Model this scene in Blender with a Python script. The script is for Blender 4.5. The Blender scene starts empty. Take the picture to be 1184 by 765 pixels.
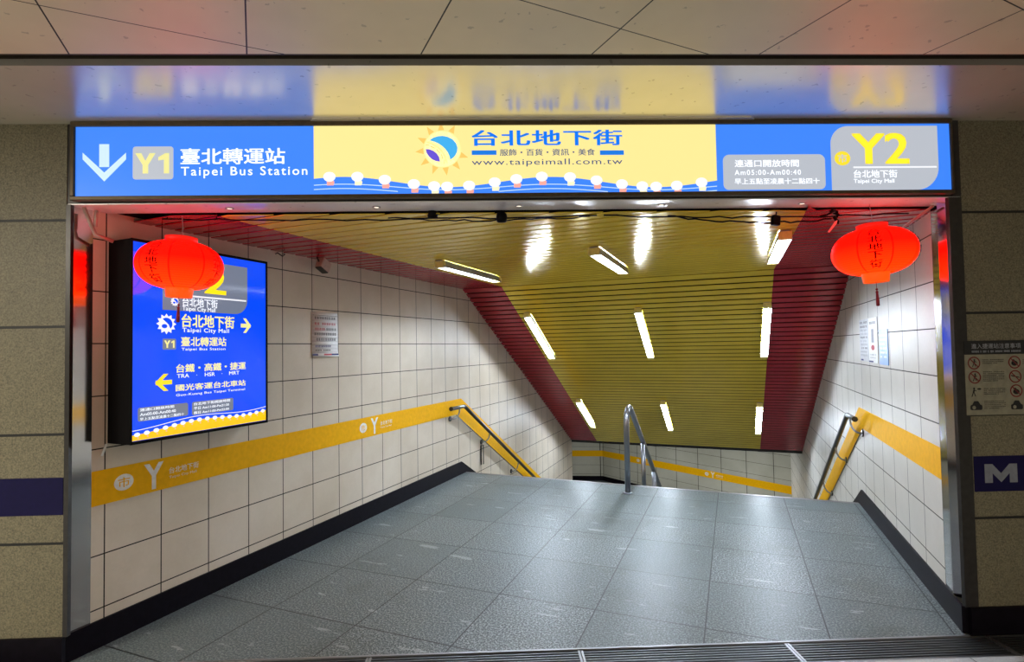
import bpy, math, random
from mathutils import Vector, Matrix
random.seed(7)
SC = bpy.context.scene
COL = SC.collection
PI = math.pi

# ------------------------------------------------------------------ camera and the two frames of the place
W, HT = 1184, 765
FPX = 627.88
YAW, PITCH, ROLL = 0.03169, 0.03129, -0.01686
TH = 0.41722                      # the passage turns right of the street front by this angle
EYE = Vector((0, 0, 1.62))
F = Vector((math.sin(YAW)*math.cos(PITCH), math.cos(YAW)*math.cos(PITCH), math.sin(PITCH)))
R0 = Vector((math.cos(YAW), -math.sin(YAW), 0)); U0 = R0.cross(F)
RR = R0*math.cos(ROLL)+U0*math.sin(ROLL); UU = -R0*math.sin(ROLL)+U0*math.cos(ROLL)
AX = Vector((math.sin(TH), math.cos(TH), 0)); PR = Vector((math.cos(TH), -math.sin(TH), 0))
cam = bpy.data.cameras.new('camera'); co = bpy.data.objects.new('camera', cam); COL.objects.link(co)
cam.sensor_width = 36; cam.lens = FPX/W*36; cam.clip_start = 0.02
co.matrix_world = Matrix(((RR.x, UU.x, -F.x, EYE.x), (RR.y, UU.y, -F.y, EYE.y), (RR.z, UU.z, -F.z, EYE.z), (0, 0, 0, 1)))
SC.camera = co

def hit(x, y, n, c):
    d = RR*((x-592)/FPX) - UU*((y-382.5)/FPX) + F
    return EYE + d*((c-EYE.dot(n))/d.dot(n))
def FAC(x, y, Y=2.955):            # survey point on a plane of the front
    P = hit(x, y, Vector((0, 1, 0)), Y); return P.x, P.z
def SIDE(x, y, p):                 # survey point on a plane along the passage -> (u, z)
    P = hit(x, y, PR, p); return P.dot(AX), P.z
def c2w(p, u, z=0): return PR*p + AX*u + Vector((0, 0, z))
def w2c(x, y): return (x*PR.x+y*PR.y, x*AX.x+y*AX.y)

# main dimensions (metres)
FY = 2.973                         # front plane
PL, PRW = -3.31, 1.15              # passage walls
ZC = 2.412                         # passage ceiling
UC = 6.42                          # where ceiling and floor break into the stair
SL = math.radians(29.1)            # slope
UE = 11.5                          # lower end of sloping ceiling
ZL = -2.75                         # lower floor
ZEND = ZC-(UE-UC)*math.tan(SL)
ZH = 2.87                          # concourse ceiling

# ------------------------------------------------------------------ materials
def lin(c):
    return tuple(((v/255)/12.92 if v/255 <= .04045 else ((v/255+.055)/1.055)**2.4) for v in c)
class NT:
    def __init__(s, name):
        s.m = bpy.data.materials.new(name); s.m.use_nodes = True
        s.t = s.m.node_tree; s.n = s.t.nodes; s.b = s.n['Principled BSDF']
    def add(s, typ, **kw):
        nd = s.n.new(typ)
        for k, v in kw.items(): setattr(nd, k, v)
        return nd
    def link(s, a, b): s.t.links.new(a, b)
    def val(s, nd, i, v):
        if hasattr(v, 'node'): s.link(v, nd.inputs[i])
        else: nd.inputs[i].default_value = v
    def math(s, op, a, b=None, c=None):
        nd = s.add('ShaderNodeMath', operation=op); s.val(nd, 0, a)
        if b is not None: s.val(nd, 1, b)
        if c is not None: s.val(nd, 2, c)
        return nd.outputs[0]
    def coords(s, rotz=0):
        tc = s.add('ShaderNodeTexCoord'); o = tc.outputs['Object']
        if rotz:
            mp = s.add('ShaderNodeMapping'); mp.inputs['Rotation'].default_value = (0, 0, rotz); s.link(o, mp.inputs['Vector']); o = mp.outputs[0]
        sp = s.add('ShaderNodeSeparateXYZ'); s.link(o, sp.inputs[0])
        return o, sp.outputs
    def noise(s, vec, scale, detail=3, rough=.5):
        nd = s.add('ShaderNodeTexNoise'); s.link(vec, nd.inputs['Vector'])
        nd.inputs['Scale'].default_value = scale; nd.inputs['Detail'].default_value = detail; nd.inputs['Roughness'].default_value = rough
        return nd.outputs['Fac']
    def ramp(s, fac, stops):
        nd = s.add('ShaderNodeValToRGB'); s.link(fac, nd.inputs[0]); e = nd.color_ramp.elements
        while len(e) < len(stops): e.new(.5)
        for el, (p, c) in zip(e, stops):
            el.position = p; el.color = (c if hasattr(c, '__len__') else (c, c, c))[:3]+(1,) if hasattr(c, '__len__') else (c, c, c, 1)
        return nd.outputs[0]
    def mix(s, fac, a, b, mode='MIX'):
        nd = s.add('ShaderNodeMix', data_type='RGBA', blend_type=mode)
        s.val(nd, 0, fac)
        for i, v in ((6, a), (7, b)):
            if hasattr(v, 'node'): s.link(v, nd.inputs[i])
            else: nd.inputs[i].default_value = tuple(v)[:3]+(1,)
        return nd.outputs[2]
    def lines(s, x, pitch, off, w):     # 1 on a joint
        a = s.math('SUBTRACT', x, off-w/2); a = s.math('DIVIDE', a, pitch); a = s.math('FRACT', a)
        return s.math('LESS_THAN', a, w/pitch)
    def bump(s, h, strength, dist=.01):
        nd = s.add('ShaderNodeBump'); nd.inputs['Strength'].default_value = strength; nd.inputs['Distance'].default_value = dist
        s.link(h, nd.inputs['Height']); s.link(nd.outputs[0], s.b.inputs['Normal'])
    def base(s, c):
        if hasattr(c, 'node'): s.link(c, s.b.inputs['Base Color'])
        else: s.b.inputs['Base Color'].default_value = tuple(c)[:3]+(1,)
    def pr(s, rough=.5, metal=0, spec=.5):
        s.val(s.b, s.b.inputs.find('Roughness'), rough); s.b.inputs['Metallic'].default_value = metal; s.b.inputs['Specular IOR Level'].default_value = spec

def plain(name, c, rough=.5, metal=0, spec=.5, nz=.12, scale=30):
    s = NT(name); o, _ = s.coords(); f = s.noise(o, scale)
    c = lin(c); d = tuple(v*(1-nz) for v in c); l = tuple(min(1, v*(1+nz)) for v in c)
    s.base(s.ramp(f, [(.3, d), (.7, l)])); s.pr(rough, metal, spec); return s.m
def glow(name, c, k=1.0, rough=.35, spec=.4):
    s = NT(name); c = lin(c); s.base(tuple(v*.25 for v in c)); s.pr(rough, 0, spec)
    s.b.inputs['Emission Color'].default_value = c+(1,); s.b.inputs['Emission Strength'].default_value = k; return s.m

def tile_mat(name, c1, c2, pu, ou, pz, oz, w=.007, uaxis=1, rough=.4):
    s = NT(name); o, xyz = s.coords()
    j = s.math('MAXIMUM', s.lines(xyz[uaxis], pu, ou, w), s.lines(xyz[2], pz, oz, w))
    f = s.noise(o, 1.1, 4, .6); f2 = s.noise(o, 45, 2)
    b = s.ramp(f, [(.3, lin(c1)), (.7, lin(c2))])
    b = s.mix(s.math('MULTIPLY', f2, .12), b, (.25, .22, .16))
    s.base(s.mix(j, b, lin((38, 34, 30)))); s.pr(s.math('ADD', s.math('MULTIPLY', j, .4), s.math('ADD', rough, s.math('MULTIPLY', f, .1))), 0, .35)
    s.bump(s.math('SUBTRACT', 1, j), .5, .004); return s.m

def terrazzo(name, c, rough=.45, joints=None, spk=.55, scale=120):
    s = NT(name); o, xyz = s.coords()
    a = s.noise(o, scale, 3, .7); b2 = s.noise(o, scale*.45, 2, .6); big = s.noise(o, 1.6, 4, .6)
    c = lin(c)
    col = s.ramp(a, [(.32, tuple(v*(1-spk) for v in c)), (.5, c), (.68, tuple(min(1, v*(1+spk)) for v in c))])
    col = s.mix(s.math('MULTIPLY', s.math('GREATER_THAN', b2, .6), .25), col, tuple(min(1, v*1.8) for v in (c[0], c[1]*.95, c[2]*.9)))
    col = s.mix(s.math('MULTIPLY', s.math('SUBTRACT', 1, big), .5), col, tuple(v*.5 for v in c))
    if joints:
        j = None
        for ax, pit, off, w in joints:
            l = s.lines(xyz[ax], pit, off, w); j = l if j is None else s.math('MAXIMUM', j, l)
        col = s.mix(j, col, (.008, .008, .007)); s.bump(s.math('SUBTRACT', 1, j), .6, .005)
    s.base(col); s.pr(rough, 0, .4); return s.m

def granite(name):
    s = NT(name); o, xyz = s.coords()
    a = s.noise(o, 90, 2, .8); big = s.noise(o, .9, 5, .62); scr = s.add('ShaderNodeTexNoise')
    mp = s.add('ShaderNodeMapping'); mp.inputs['Scale'].default_value = (1.5, 7, 1); mp.inputs['Rotation'].default_value = (0, 0, .6); s.link(o, mp.inputs[0])
    s.link(mp.outputs[0], scr.inputs['Vector']); scr.inputs['Scale'].default_value = 2.2; scr.inputs['Detail'].default_value = 6
    # every slab its own tone and its own strength of speckle
    fx = s.math('FLOOR', s.math('DIVIDE', s.math('SUBTRACT', xyz[0], .45), .64)); fy = s.math('FLOOR', s.math('DIVIDE', s.math('SUBTRACT', xyz[1], 2.66), .67))
    cb = s.add('ShaderNodeCombineXYZ'); s.link(fx, cb.inputs[0]); s.link(fy, cb.inputs[1])
    wn = s.add('ShaderNodeTexWhiteNoise', noise_dimensions='2D'); s.link(cb.outputs[0], wn.inputs['Vector']); rv = wn.outputs['Value']
    spk = s.ramp(a, [(.40, lin((22, 28, 30))), (.5, lin((80, 90, 92))), (.60, lin((166, 174, 174)))])
    flat = s.ramp(big, [(.3, lin((62, 72, 70))), (.7, lin((94, 106, 108)))])
    wear = s.math('ADD', s.math('MULTIPLY', rv, .5), .3)
    col = s.mix(wear, flat, spk)
    col = s.mix(s.math('MULTIPLY', s.math('GREATER_THAN', scr.outputs['Fac'], .66), .3), col, lin((190, 196, 196)))
    col = s.mix(s.math('MULTIPLY', s.math('LESS_THAN', big, .42), .2), col, lin((60, 66, 60)))
    j = s.math('MAXIMUM', s.lines(xyz[0], .64, .45, .008), s.lines(xyz[1], .67, 2.66, .009))
    col = s.mix(s.math('MULTIPLY', j, .95), col, lin((22, 24, 26)))
    s.base(col); s.pr(s.math('ADD', .33, s.math('MULTIPLY', big, .16)), 0, .38); s.bump(s.math('SUBTRACT', a, s.math('MULTIPLY', j, 1.0)), .15, .003); return s.m

def steel(name, c=(200, 200, 198), rough=.12, nz=.1):
    s = NT(name); o, xyz = s.coords(); f = s.noise(o, 6, 5, .6)
    s.base(lin(c)); s.pr(s.math('ADD', rough, s.math('MULTIPLY', f, nz)), 1.0); return s.m

def panel_metal(name, c, rough, metal, pitch=None, rot=0, perf=False):
    s = NT(name); o, xyz = s.coords(rot); big = s.noise(o, 1.3, 4, .6); sp = s.noise(o, 25, 2)
    c = lin(c); col = s.ramp(big, [(.3, tuple(v*.85 for v in c)), (.7, c)])
    col = s.mix(s.math('MULTIPLY', s.math('GREATER_THAN', sp, .7), .5), col, tuple(v*.4 for v in c))
    h = None
    if pitch:
        (px, ox), (py, oy) = pitch
        j = s.math('MAXIMUM', s.lines(xyz[0], px, ox, .006), s.lines(xyz[1], py, oy, .005))
        col = s.mix(j, col, (.02, .018, .015)); h = s.math('SUBTRACT', 1, j)
        if perf:
            v = s.add('ShaderNodeTexVoronoi', feature='F1'); s.link(o, v.inputs['Vector']); v.inputs['Scale'].default_value = 110; v.inputs['Randomness'].default_value = 0
            hole = s.math('LESS_THAN', v.outputs['Distance'], .26); col = s.mix(s.math('MULTIPLY', hole, .55), col, (.03, .03, .025))
        s.bump(h, .5, .004)
    s.base(col); s.pr(s.math('ADD', rough, s.math('MULTIPLY', big, .1)), metal, .5); return s.m

M = {}
M['tileL'] = tile_mat('cream_wall_panels', (204, 190, 168), (228, 217, 200), .3283, 1.996, .295, .209)
M['tileR'] = tile_mat('white_wall_panels', (196, 192, 182), (216, 213, 206), .352, 4.40, .29, .245)
M['tileF'] = tile_mat('grey_wall_panels', (176, 174, 158), (196, 194, 180), .36, 0, .295, ZL+.209)
M['front'] = terrazzo('brown_terrazzo', (116, 110, 88), .5, [(2, .572, .63, .014)])
M['base'] = plain('black_stone', (13, 9, 17), .5, 0, .1, nz=.3)
M['navy'] = plain('navy_band', (16, 11, 58), .5, 0, .15, nz=.1)
M['granite'] = granite('granite_slabs')
M['pale'] = terrazzo('pale_floor', (190, 194, 196), .3, [(0, .6, 0, .005), (1, .6, 2.1, .005)], .12)
M['steel'] = steel('stainless_mirror', (205, 203, 200), .05, .1)
M['tube'] = steel('stainless_tube', (140, 142, 147), .26, .1)
M['soffit'] = panel_metal('satin_metal_soffit', (238, 230, 214), .2, .62)
M['under'] = panel_metal('satin_strip', (240, 236, 236), .14, .25)
M['hallceil'] = panel_metal('perforated_metal_panels', (226, 212, 180), .42, .15, ((.667, -.03), (.72, .27)), -math.radians(23.5), True)
M['groove'] = plain('dark_groove', (48, 38, 26), .6)
M['yband'] = plain('yellow_band', (240, 178, 2), .6, 0, .12, nz=.06)
M['slatY'] = plain('yellow_slat', (232, 200, 62), .13, .25, .28, nz=.05, scale=3)
M['slatR'] = plain('red_slat', (164, 42, 52), .16, .1, .3, nz=.06, scale=3)
M['dark'] = plain('dark_void', (6, 5, 5), .9, 0, .1)
M['blackp'] = plain('black_plastic', (7, 6, 7), .6, 0, .1)
M['gunmetal'] = plain('dark_gunmetal', (58, 56, 54), .35, .6)
M['bronze'] = plain('bronze_frame', (84, 72, 54), .35, .6)
M['whitep'] = plain('white_enamel', (226, 226, 222), .35)
M['cream'] = plain('cream_plastic', (214, 196, 170), .5)
M['capy'] = plain('yellowed_cap', (226, 206, 120), .5)
M['beigebox'] = plain('beige_box', (196, 168, 150), .5)
M['trough'] = plain('reflector_grey', (150, 152, 156), .3, nz=.03)
M['paper'] = plain('white_paper', (232, 232, 230), .45, nz=.03)
M['ink'] = plain('ink_black', (30, 30, 36), .6)
M['inkr'] = plain('ink_red', (190, 70, 80), .6)
M['inkb'] = plain('ink_navy', (36, 40, 110), .6)
M['inkg'] = plain('ink_grey', (150, 152, 158), .6)
M['bluecard'] = plain('blue_card', (120, 160, 226), .4, nz=.15, scale=14)
M['greysheet'] = plain('grey_print', (196, 198, 202), .4)
M['greym'] = plain('grey_letter', (120, 124, 134), .5)
M['blackb'] = plain('sign_black', (16, 16, 18), .45)
M['beigeb'] = plain('sign_beige', (132, 128, 108), .5, nz=.12)
M['redring'] = plain('sign_red', (112, 34, 32), .5)
M['wcirc'] = plain('band_white', (236, 232, 222), .5)
M['pipe'] = plain('painted_pipe', (176, 150, 140), .4, .3)
M['alu'] = steel('dull_aluminium', (150, 150, 152), .35, .1)
M['barm'] = steel('worn_bar', (104, 104, 106), .4, .1)
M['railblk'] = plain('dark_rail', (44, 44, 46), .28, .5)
M['pink'] = plain('pink_tape', (235, 150, 150), .5)
M['tassel'] = plain('dark_red_tassel', (120, 14, 30), .7)
M['gold'] = plain('gold_ink', (214, 120, 20), .4, .3)
M['wood'] = plain('dim_plaster', (120, 116, 108), .7)
M['tubeglow'] = glow('fluorescent_tube', (226, 239, 255), 225.0)
M['led'] = glow('warm_led', (255, 236, 214), 1.6)
# sign faces
M['sBlue'] = glow('lit_blue', (62, 134, 252)); M['sYel'] = glow('lit_yellow', (253, 234, 152)); M['sGrey'] = glow('lit_grey', (184, 190, 200))
M['sWhite'] = glow('lit_white', (246, 250, 255)); M['sIce'] = glow('lit_ice', (206, 234, 254)); M['sLem'] = glow('lit_lemon', (252, 226, 52)); M['sPale'] = glow('lit_pale_yellow', (240, 234, 150))
M['sDeep'] = glow('lit_deep_blue', (22, 122, 228)); M['sInk'] = glow('lit_ink', (50, 84, 130)); M['sOr'] = glow('lit_orange', (247, 202, 104)); M['sPur'] = glow('lit_violet', (104, 84, 214))
M['sSky'] = glow('lit_sky', (66, 176, 240)); M['sPink'] = glow('lit_pink', (248, 172, 160)); M['sCream'] = glow('lit_cream', (255, 246, 206))
M['dBlue'] = glow('screen_blue', (2, 74, 250), 1.0, .08, .5); M['dGrey'] = glow('screen_grey', (112, 122, 142), 1.0, .08, .5); M['dYel'] = glow('screen_yellow', (252, 224, 30), 1.0, .1); M['dWhite'] = glow('screen_white', (240, 246, 255), 1.0, .1)
M['dCream'] = glow('screen_cream', (244, 236, 150), 1.0, .1); M['dSand'] = glow('screen_sand', (250, 200, 20), 1.0, .1)

def lantern_mat():
    s = NT('red_lantern_paper'); o, xyz = s.coords()
    ang = s.math('DIVIDE', s.math('ARCTAN2', xyz[0], s.math('MULTIPLY', xyz[1], -1)), 2*PI/8)
    fr = s.math('ABSOLUTE', s.math('SUBTRACT', s.math('FRACT', s.math('ADD', ang, 8.0)), .5))      # 0 at a seam
    seam = s.ramp(fr, [(0, .0), (.045, 1.0)])
    rib = s.math('ADD', .86, s.math('MULTIPLY', .14, s.math('SINE', s.math('MULTIPLY', xyz[2], 2*PI/.011))))
    low = s.ramp(s.math('ADD', .5, s.math('MULTIPLY', xyz[2], 3.0)), [(.0, lin((255, 34, 1))), (.6, lin((255, 5, 1)))])
    st = s.math('MULTIPLY', rib, s.math('ADD', .62, s.math('MULTIPLY', seam, 5.4)))
    s.base(lin((96, 2, 1))); s.pr(.7, 0, .05)
    s.link(low, s.b.inputs['Emission Color']); s.link(st, s.b.inputs['Emission Strength']); return s.m
M['lantern'] = lantern_mat()
M['collar'] = glow('lantern_collar', (238, 24, 10), .9, .5)
M['collarO'] = glow('lantern_collar_orange', (255, 84, 6), 1.0, .5)
M['link'] = plain('lantern_ink', (22, 2, 2), .8, 0, .05)

# ------------------------------------------------------------------ mesh builder
class MB:
    def __init__(s): s.v = []; s.f = []; s.mi = []; s.sm = []
    def _f(s, idx, m=0, smooth=False): s.f.append(idx); s.mi.append(m); s.sm.append(smooth)
    def hexa(s, c, m=0):
        b = len(s.v); s.v += [tuple(q) for q in c]
        for q in ((0, 3, 2, 1), (4, 5, 6, 7), (0, 1, 5, 4), (1, 2, 6, 5), (2, 3, 7, 6), (3, 0, 4, 7)): s._f([b+i for i in q], m)
        return s
    def box(s, x0, x1, y0, y1, z0, z1, m=0):
        return s.hexa([(x0, y0, z0), (x1, y0, z0), (x1, y1, z0), (x0, y1, z0), (x0, y0, z1), (x1, y0, z1), (x1, y1, z1), (x0, y1, z1)], m)
    def quad(s, pts, m=0, smooth=False):
        b = len(s.v); s.v += [tuple(q) for q in pts]; s._f(list(range(b, b+len(pts))), m, smooth); return s
    def prism(s, poly, fn, t0, t1, m=0):          # fn(a, b, t) -> xyz
        n = len(poly); b = len(s.v)
        s.v += [tuple(fn(a, c, t0)) for a, c in poly]+[tuple(fn(a, c, t1)) for a, c in poly]
        s._f(list(range(b, b+n))[::-1], m); s._f(list(range(b+n, b+2*n)), m)
        for i in range(n):
            k = (i+1) % n; s._f([b+i, b+k, b+n+k, b+n+i], m)
        return s
    def tube(s, pts, r, n=12, m=0, cap=True, smooth=True):
        pts = [Vector(p) for p in pts]; rings = []
        t = (pts[1]-pts[0]).normalized(); a = Vector((0, 0, 1)) if abs(t.z) < .9 else Vector((1, 0, 0)); nx = t.cross(a).normalized()
        for i, p in enumerate(pts):
            t = ((pts[min(i+1, len(pts)-1)]-pts[max(i-1, 0)])).normalized(); nx = (nx-t*nx.dot(t)).normalized(); ny = t.cross(nx)
            rr = r[i] if hasattr(r, '__len__') else r
            b = len(s.v); s.v += [tuple(p+nx*rr*math.cos(2*PI*k/n)+ny*rr*math.sin(2*PI*k/n)) for k in range(n)]; rings.append(b)
        for b, c in zip(rings, rings[1:]):
            for k in range(n): s._f([b+k, b+(k+1) % n, c+(k+1) % n, c+k], m, smooth)
        if cap: s._f([rings[0]+k for k in range(n)][::-1], m); s._f([rings[-1]+k for k in range(n)], m)
        return s
    def lathe(s, prof, cen=(0, 0, 0), n=32, m=0, cap=False):
        rings = []
        for r, z in prof:
            b = len(s.v); s.v += [(cen[0]+r*math.cos(2*PI*k/n), cen[1]+r*math.sin(2*PI*k/n), cen[2]+z) for k in range(n)]; rings.append(b)
        for b, c in zip(rings, rings[1:]):
            for k in range(n): s._f([b+k, b+(k+1) % n, c+(k+1) % n, c+k], m, True)
        if cap: s._f([rings[0]+k for k in range(n)][::-1], m); s._f([rings[-1]+k for k in range(n)], m)
        return s
    def text(s, body, fn, a0, a1, b0, b1, m=0, bold=.0, space=1.0, solid=False):
        """letters stretched into the box a0..a1 x b0..b1 of the surface fn(a, b)"""
        cu = bpy.data.curves.new('lettering', 'FONT'); cu.body = body; cu.size = 1; cu.offset = bold*.55 if solid else 0; cu.space_character = space; cu.resolution_u = 3; cu.space_line = 1.0
        ob = bpy.data.objects.new('lettering', cu); COL.objects.link(ob)
        me = bpy.data.meshes.new_from_object(ob.evaluated_get(bpy.context.evaluated_depsgraph_get()))
        xs = [v.co.x for v in me.vertices]; ys = [v.co.y for v in me.vertices]
        lx, hx, ly, hy = min(xs), max(xs), min(ys), max(ys)
        d = bold*.8                              # heavier letters: the same strokes laid down again a little to each side
        shifts = [(0, 0)] if bold < .008 or solid else [(-d, -d*.6), (d, -d*.6), (-d, d*.6), (d, d*.6)]
        if len(shifts) > 1: lx -= d; hx += d; ly -= d*.6; hy += d*.6
        for dx, dy in shifts:
            b = len(s.v)
            for v in me.vertices: s.v.append(tuple(fn(a0+(v.co.x+dx-lx)/(hx-lx)*(a1-a0), b0+(v.co.y+dy-ly)/(hy-ly)*(b1-b0))))
            for pl in me.polygons: s._f([b+i for i in pl.vertices], m)
        bpy.data.objects.remove(ob); bpy.data.curves.remove(cu); bpy.data.meshes.remove(me); return s
    def poly(s, pts, fn, m=0): return s.quad([fn(a, b) for a, b in pts], m)
    def mesh(s, name, mats, origin=(0, 0, 0)):
        me = bpy.data.meshes.new(name); o = origin
        me.from_pydata([(x-o[0], y-o[1], z-o[2]) for x, y, z in s.v], [], s.f)
        for mt in (mats if isinstance(mats, (list, tuple)) else [mats]): me.materials.append(mt)
        me.polygons.foreach_set('material_index', s.mi); me.polygons.foreach_set('use_smooth', s.sm); me.update()
        return me

def bevel(o, w=.003, seg=2):
    md = o.modifiers.new('bevel', 'BEVEL'); md.width = w; md.segments = seg; md.limit_method = 'ANGLE'; md.angle_limit = .7; return o
COR = (0, 0, -TH)
def place(o, origin, cor, rot=None):
    o.location = c2w(*origin) if cor else origin
    o.rotation_euler = rot if rot else (COR if cor else (0, 0, 0))
def props(o, label, cat, group=None):
    o['label'] = label; o['category'] = cat
    if group: o['group'] = group
def struct(name, mb, mats, cor=False, label=None, keep=True):
    o = bpy.data.objects.new(name, mb.mesh(name, mats)); COL.objects.link(o); place(o, (0, 0, 0), cor); o['kind'] = 'structure'
    if label: o['label'] = label
    return o
class Thing:
    def __init__(s, name, label, cat, origin, cor=False, group=None, rot=None, local=False):
        s.o = bpy.data.objects.new(name, None); COL.objects.link(s.o); s.o.empty_display_size = .1
        place(s.o, origin, cor, rot); props(s.o, label, cat, group); s.org = (0, 0, 0) if local else origin
    def part(s, name, mb, mats, parent=None, label=None):
        o = bpy.data.objects.new(name, mb.mesh(name, mats, s.org)); COL.objects.link(o); o.parent = parent or s.o
        if label: o['label'] = label
        return o
def single(name, mb, mats, label, cat, origin, cor=False, group=None, rot=None, local=False):
    o = bpy.data.objects.new(name, mb.mesh(name, mats, (0, 0, 0) if local else origin)); COL.objects.link(o); place(o, origin, cor, rot); props(o, label, cat, group); return o
def copy_thing(root, origin, cor, label, rot=None):
    r = root.copy(); COL.objects.link(r); place(r, origin, cor, rot); r['label'] = label
    for ch in list(root.children):
        c = ch.copy(); COL.objects.link(c); c.parent = r
        for g in list(ch.children):
            d = g.copy(); COL.objects.link(d); d.parent = c
    return r
def rrect(a0, a1, b0, b1, r, n=6):                 # r = radii (lower-left, lower-right, upper-right, upper-left)
    r = r if hasattr(r, '__len__') else (r,)*4; pts = []
    for (ca, cb, k, rr) in ((a0, b0, 2, r[0]), (a1, b0, 3, r[1]), (a1, b1, 0, r[2]), (a0, b1, 1, r[3])):
        sx = 1 if ca == a0 else -1; sy = 1 if cb == b0 else -1
        if rr <= 0: pts.append((ca, cb)); continue
        for i in range(n+1):
            t = PI/2*(k+i/n); pts.append((ca+sx*rr+rr*math.cos(t), cb+sy*rr+rr*math.sin(t)))
    return pts
def y_one(mb, fn, a0, a1, b0, b1):                  # 'Y1' in heavy strokes
    w, h = a1-a0, b1-b0; X = lambda t: a0+w*t; Z = lambda t: b0+h*t
    mb.poly([(X(.21), Z(0)), (X(.37), Z(0)), (X(.37), Z(.42)), (X(.21), Z(.42))], fn)
    mb.poly([(X(.21), Z(.42)), (X(.29), Z(.40)), (X(.29), Z(.62)), (X(.17), Z(1)), (X(0), Z(1))], fn)
    mb.poly([(X(.37), Z(.42)), (X(.58), Z(1)), (X(.41), Z(1)), (X(.29), Z(.62)), (X(.29), Z(.40))], fn)
    mb.poly([(X(.82), Z(0)), (X(.97), Z(0)), (X(.97), Z(1)), (X(.86), Z(1)), (X(.82), Z(.86))], fn)
    mb.poly([(X(.82), Z(.68)), (X(.82), Z(.86)), (X(.86), Z(1)), (X(.66), Z(.80)), (X(.66), Z(.64))], fn); return mb
def disc(ca, cb, ra, rb=None, n=28, t0=0, t1=2*PI): 
    rb = rb or ra; return [(ca+ra*math.cos(t0+(t1-t0)*i/n), cb+rb*math.sin(t0+(t1-t0)*i/n)) for i in range(n if t1-t0 > 6.28 else n+1)]
def ring(mb, ca, cb, r0, r1, fn, m=0, n=28):
    o = disc(ca, cb, r1, n=n); i = disc(ca, cb, r0, n=n)
    for k in range(n): mb.quad([fn(*o[k]), fn(*o[(k+1) % n]), fn(*i[(k+1) % n]), fn(*i[k])], m)

# ================================================================== THE SETTING
# --- passage floor, stair and lower floor
zf = [w2c(-2.36, 2.957), w2c(2.60, 2.957)]
floor_poly = [zf[0], zf[1], (PRW+.02, UC), (PL-.02, UC)]
struct('floor', MB().prism(floor_poly, lambda a, b, t: (a, b, t), -.14, 0), M['granite'], True)
st = MB(); NS = 16; run = 4.9/NS; rise = -ZL/NS
for i in range(NS):
    u0 = UC+i*run; z1 = -(i+1)*rise
    st.box(PL, PRW, u0+.001, u0+run+.03, z1-.2, z1)
struct('floor_stairs', st, M['granite'], True)
struct('floor_lower', MB().box(-7, 3, UC+4.9+.03, 20, ZL-.1, ZL), M['granite'], True)
nz = MB().box(PL+.02, PRW-.02, UC-.035, UC+.012, -.03, .004)
bevel(struct('trim_1', nz, M['alu'], True))
struct('trim_2', MB().box(-2.31, 2.58, 2.948, 2.962, -.05, .003), M['alu'])
# --- concourse floor, ceiling, walls around and behind
struct('floor_concourse', MB().box(-7, 7, -5, 2.752, -.1, 0), M['pale'])
struct('floor_drain', MB().box(-7, 7, 2.752, 2.957, -.12, -.06).box(-7, -2.31, 2.955, 2.985, -.1, 0).box(2.57, 7, 2.955, 2.985, -.1, 0), M['dark'])
struct('ceiling_concourse', MB().box(-7, 7, -5, 2.272, ZH, ZH+.03), M['hallceil'])
g = MB().box(-7, 7, 2.272, 2.372, ZH+.11, ZH+.13).box(-7, 7, 2.262, 2.272, ZH+.03, ZH+.13).box(-7, 7, 2.366, 2.376, ZH+.03, ZH+.13).box(-7, 7, 2.296, 2.304, ZH+.012, ZH+.11)
struct('trim_3', g, M['groove'])
struct('ceiling_soffit', MB().box(-7, 7, 2.366, 2.975, ZH, ZH+.03), M['soffit'])
struct('trim_4', MB().prism([(-1.0, 2.962), (1.49, 2.962), (1.43, 2.905), (-.96, 2.905)], lambda a, b, t: (a, b, t), ZH-.006, ZH-.0005), M['soffit'])
struct('wall_back', MB().box(-7, 7, -5.1, -5, 0, ZH), M['wood'])
struct('wall_concourse_left', MB().box(-7.1, -7, -5.1, 3, 0, ZH), M['wood'])
struct('wall_concourse_right', MB().box(7, 7.1, -5.1, 3, 0, ZH), M['wood'])
# --- the front
struct('wall_front_left', MB().box(-7, -2.292, FY, FY+.07, 0, ZH+.03), M['front'])
struct('wall_front_right', MB().box(2.652, 7, FY, FY+.07, 0, ZH+.03), M['front'])
struct('wall_front_over_opening', MB().box(-2.292, 2.652, FY+.004, 3.168, 2.437, ZH+.03), M['gunmetal'])
struct('trim_5', MB().box(-2.292, 2.652, FY+.005, 3.172, 2.431, 2.4365), M['under'])
struct('trim_6', MB().box(-2.292, -2.268, FY-.004, FY+.02, .145, 2.431), M['gunmetal'])
struct('trim_7', MB().box(2.578, 2.652, FY-.004, FY+.02, .145, 2.431).box(2.60, 2.652, FY-.004, FY+.02, 2.437, ZH), M['gunmetal'])
struct('baseboard_front_left', MB().box(-7, -2.285, FY-.016, FY+.01, 0, .145), M['base'])
struct('baseboard_front_right', MB().box(2.60, 7, FY-.016, FY+.01, 0, .145), M['base'])
struct('trim_8', MB().box(-7, -2.296, FY-.003, FY, .779, .975), M['navy'])
bR = struct('trim_9', MB().box(2.66, 7, FY-.003, FY, .776, .972), M['navy'])
fnF = lambda y: (lambda a, b: (a, y, b))
a0, z0 = FAC(1138.5, 563, FY); a1, z1 = FAC(1175, 535, FY)
m_ = MB(); za, zb0 = .824, .928; w_ = a1-a0; t_ = w_*.24; f_ = fnF(FY-.0045); xm = (a0+a1)/2
m_.poly([(a0, za), (a0+t_, za), (a0+t_, zb0), (a0, zb0)], f_).poly([(a1-t_, za), (a1, za), (a1, zb0), (a1-t_, zb0)], f_)
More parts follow.
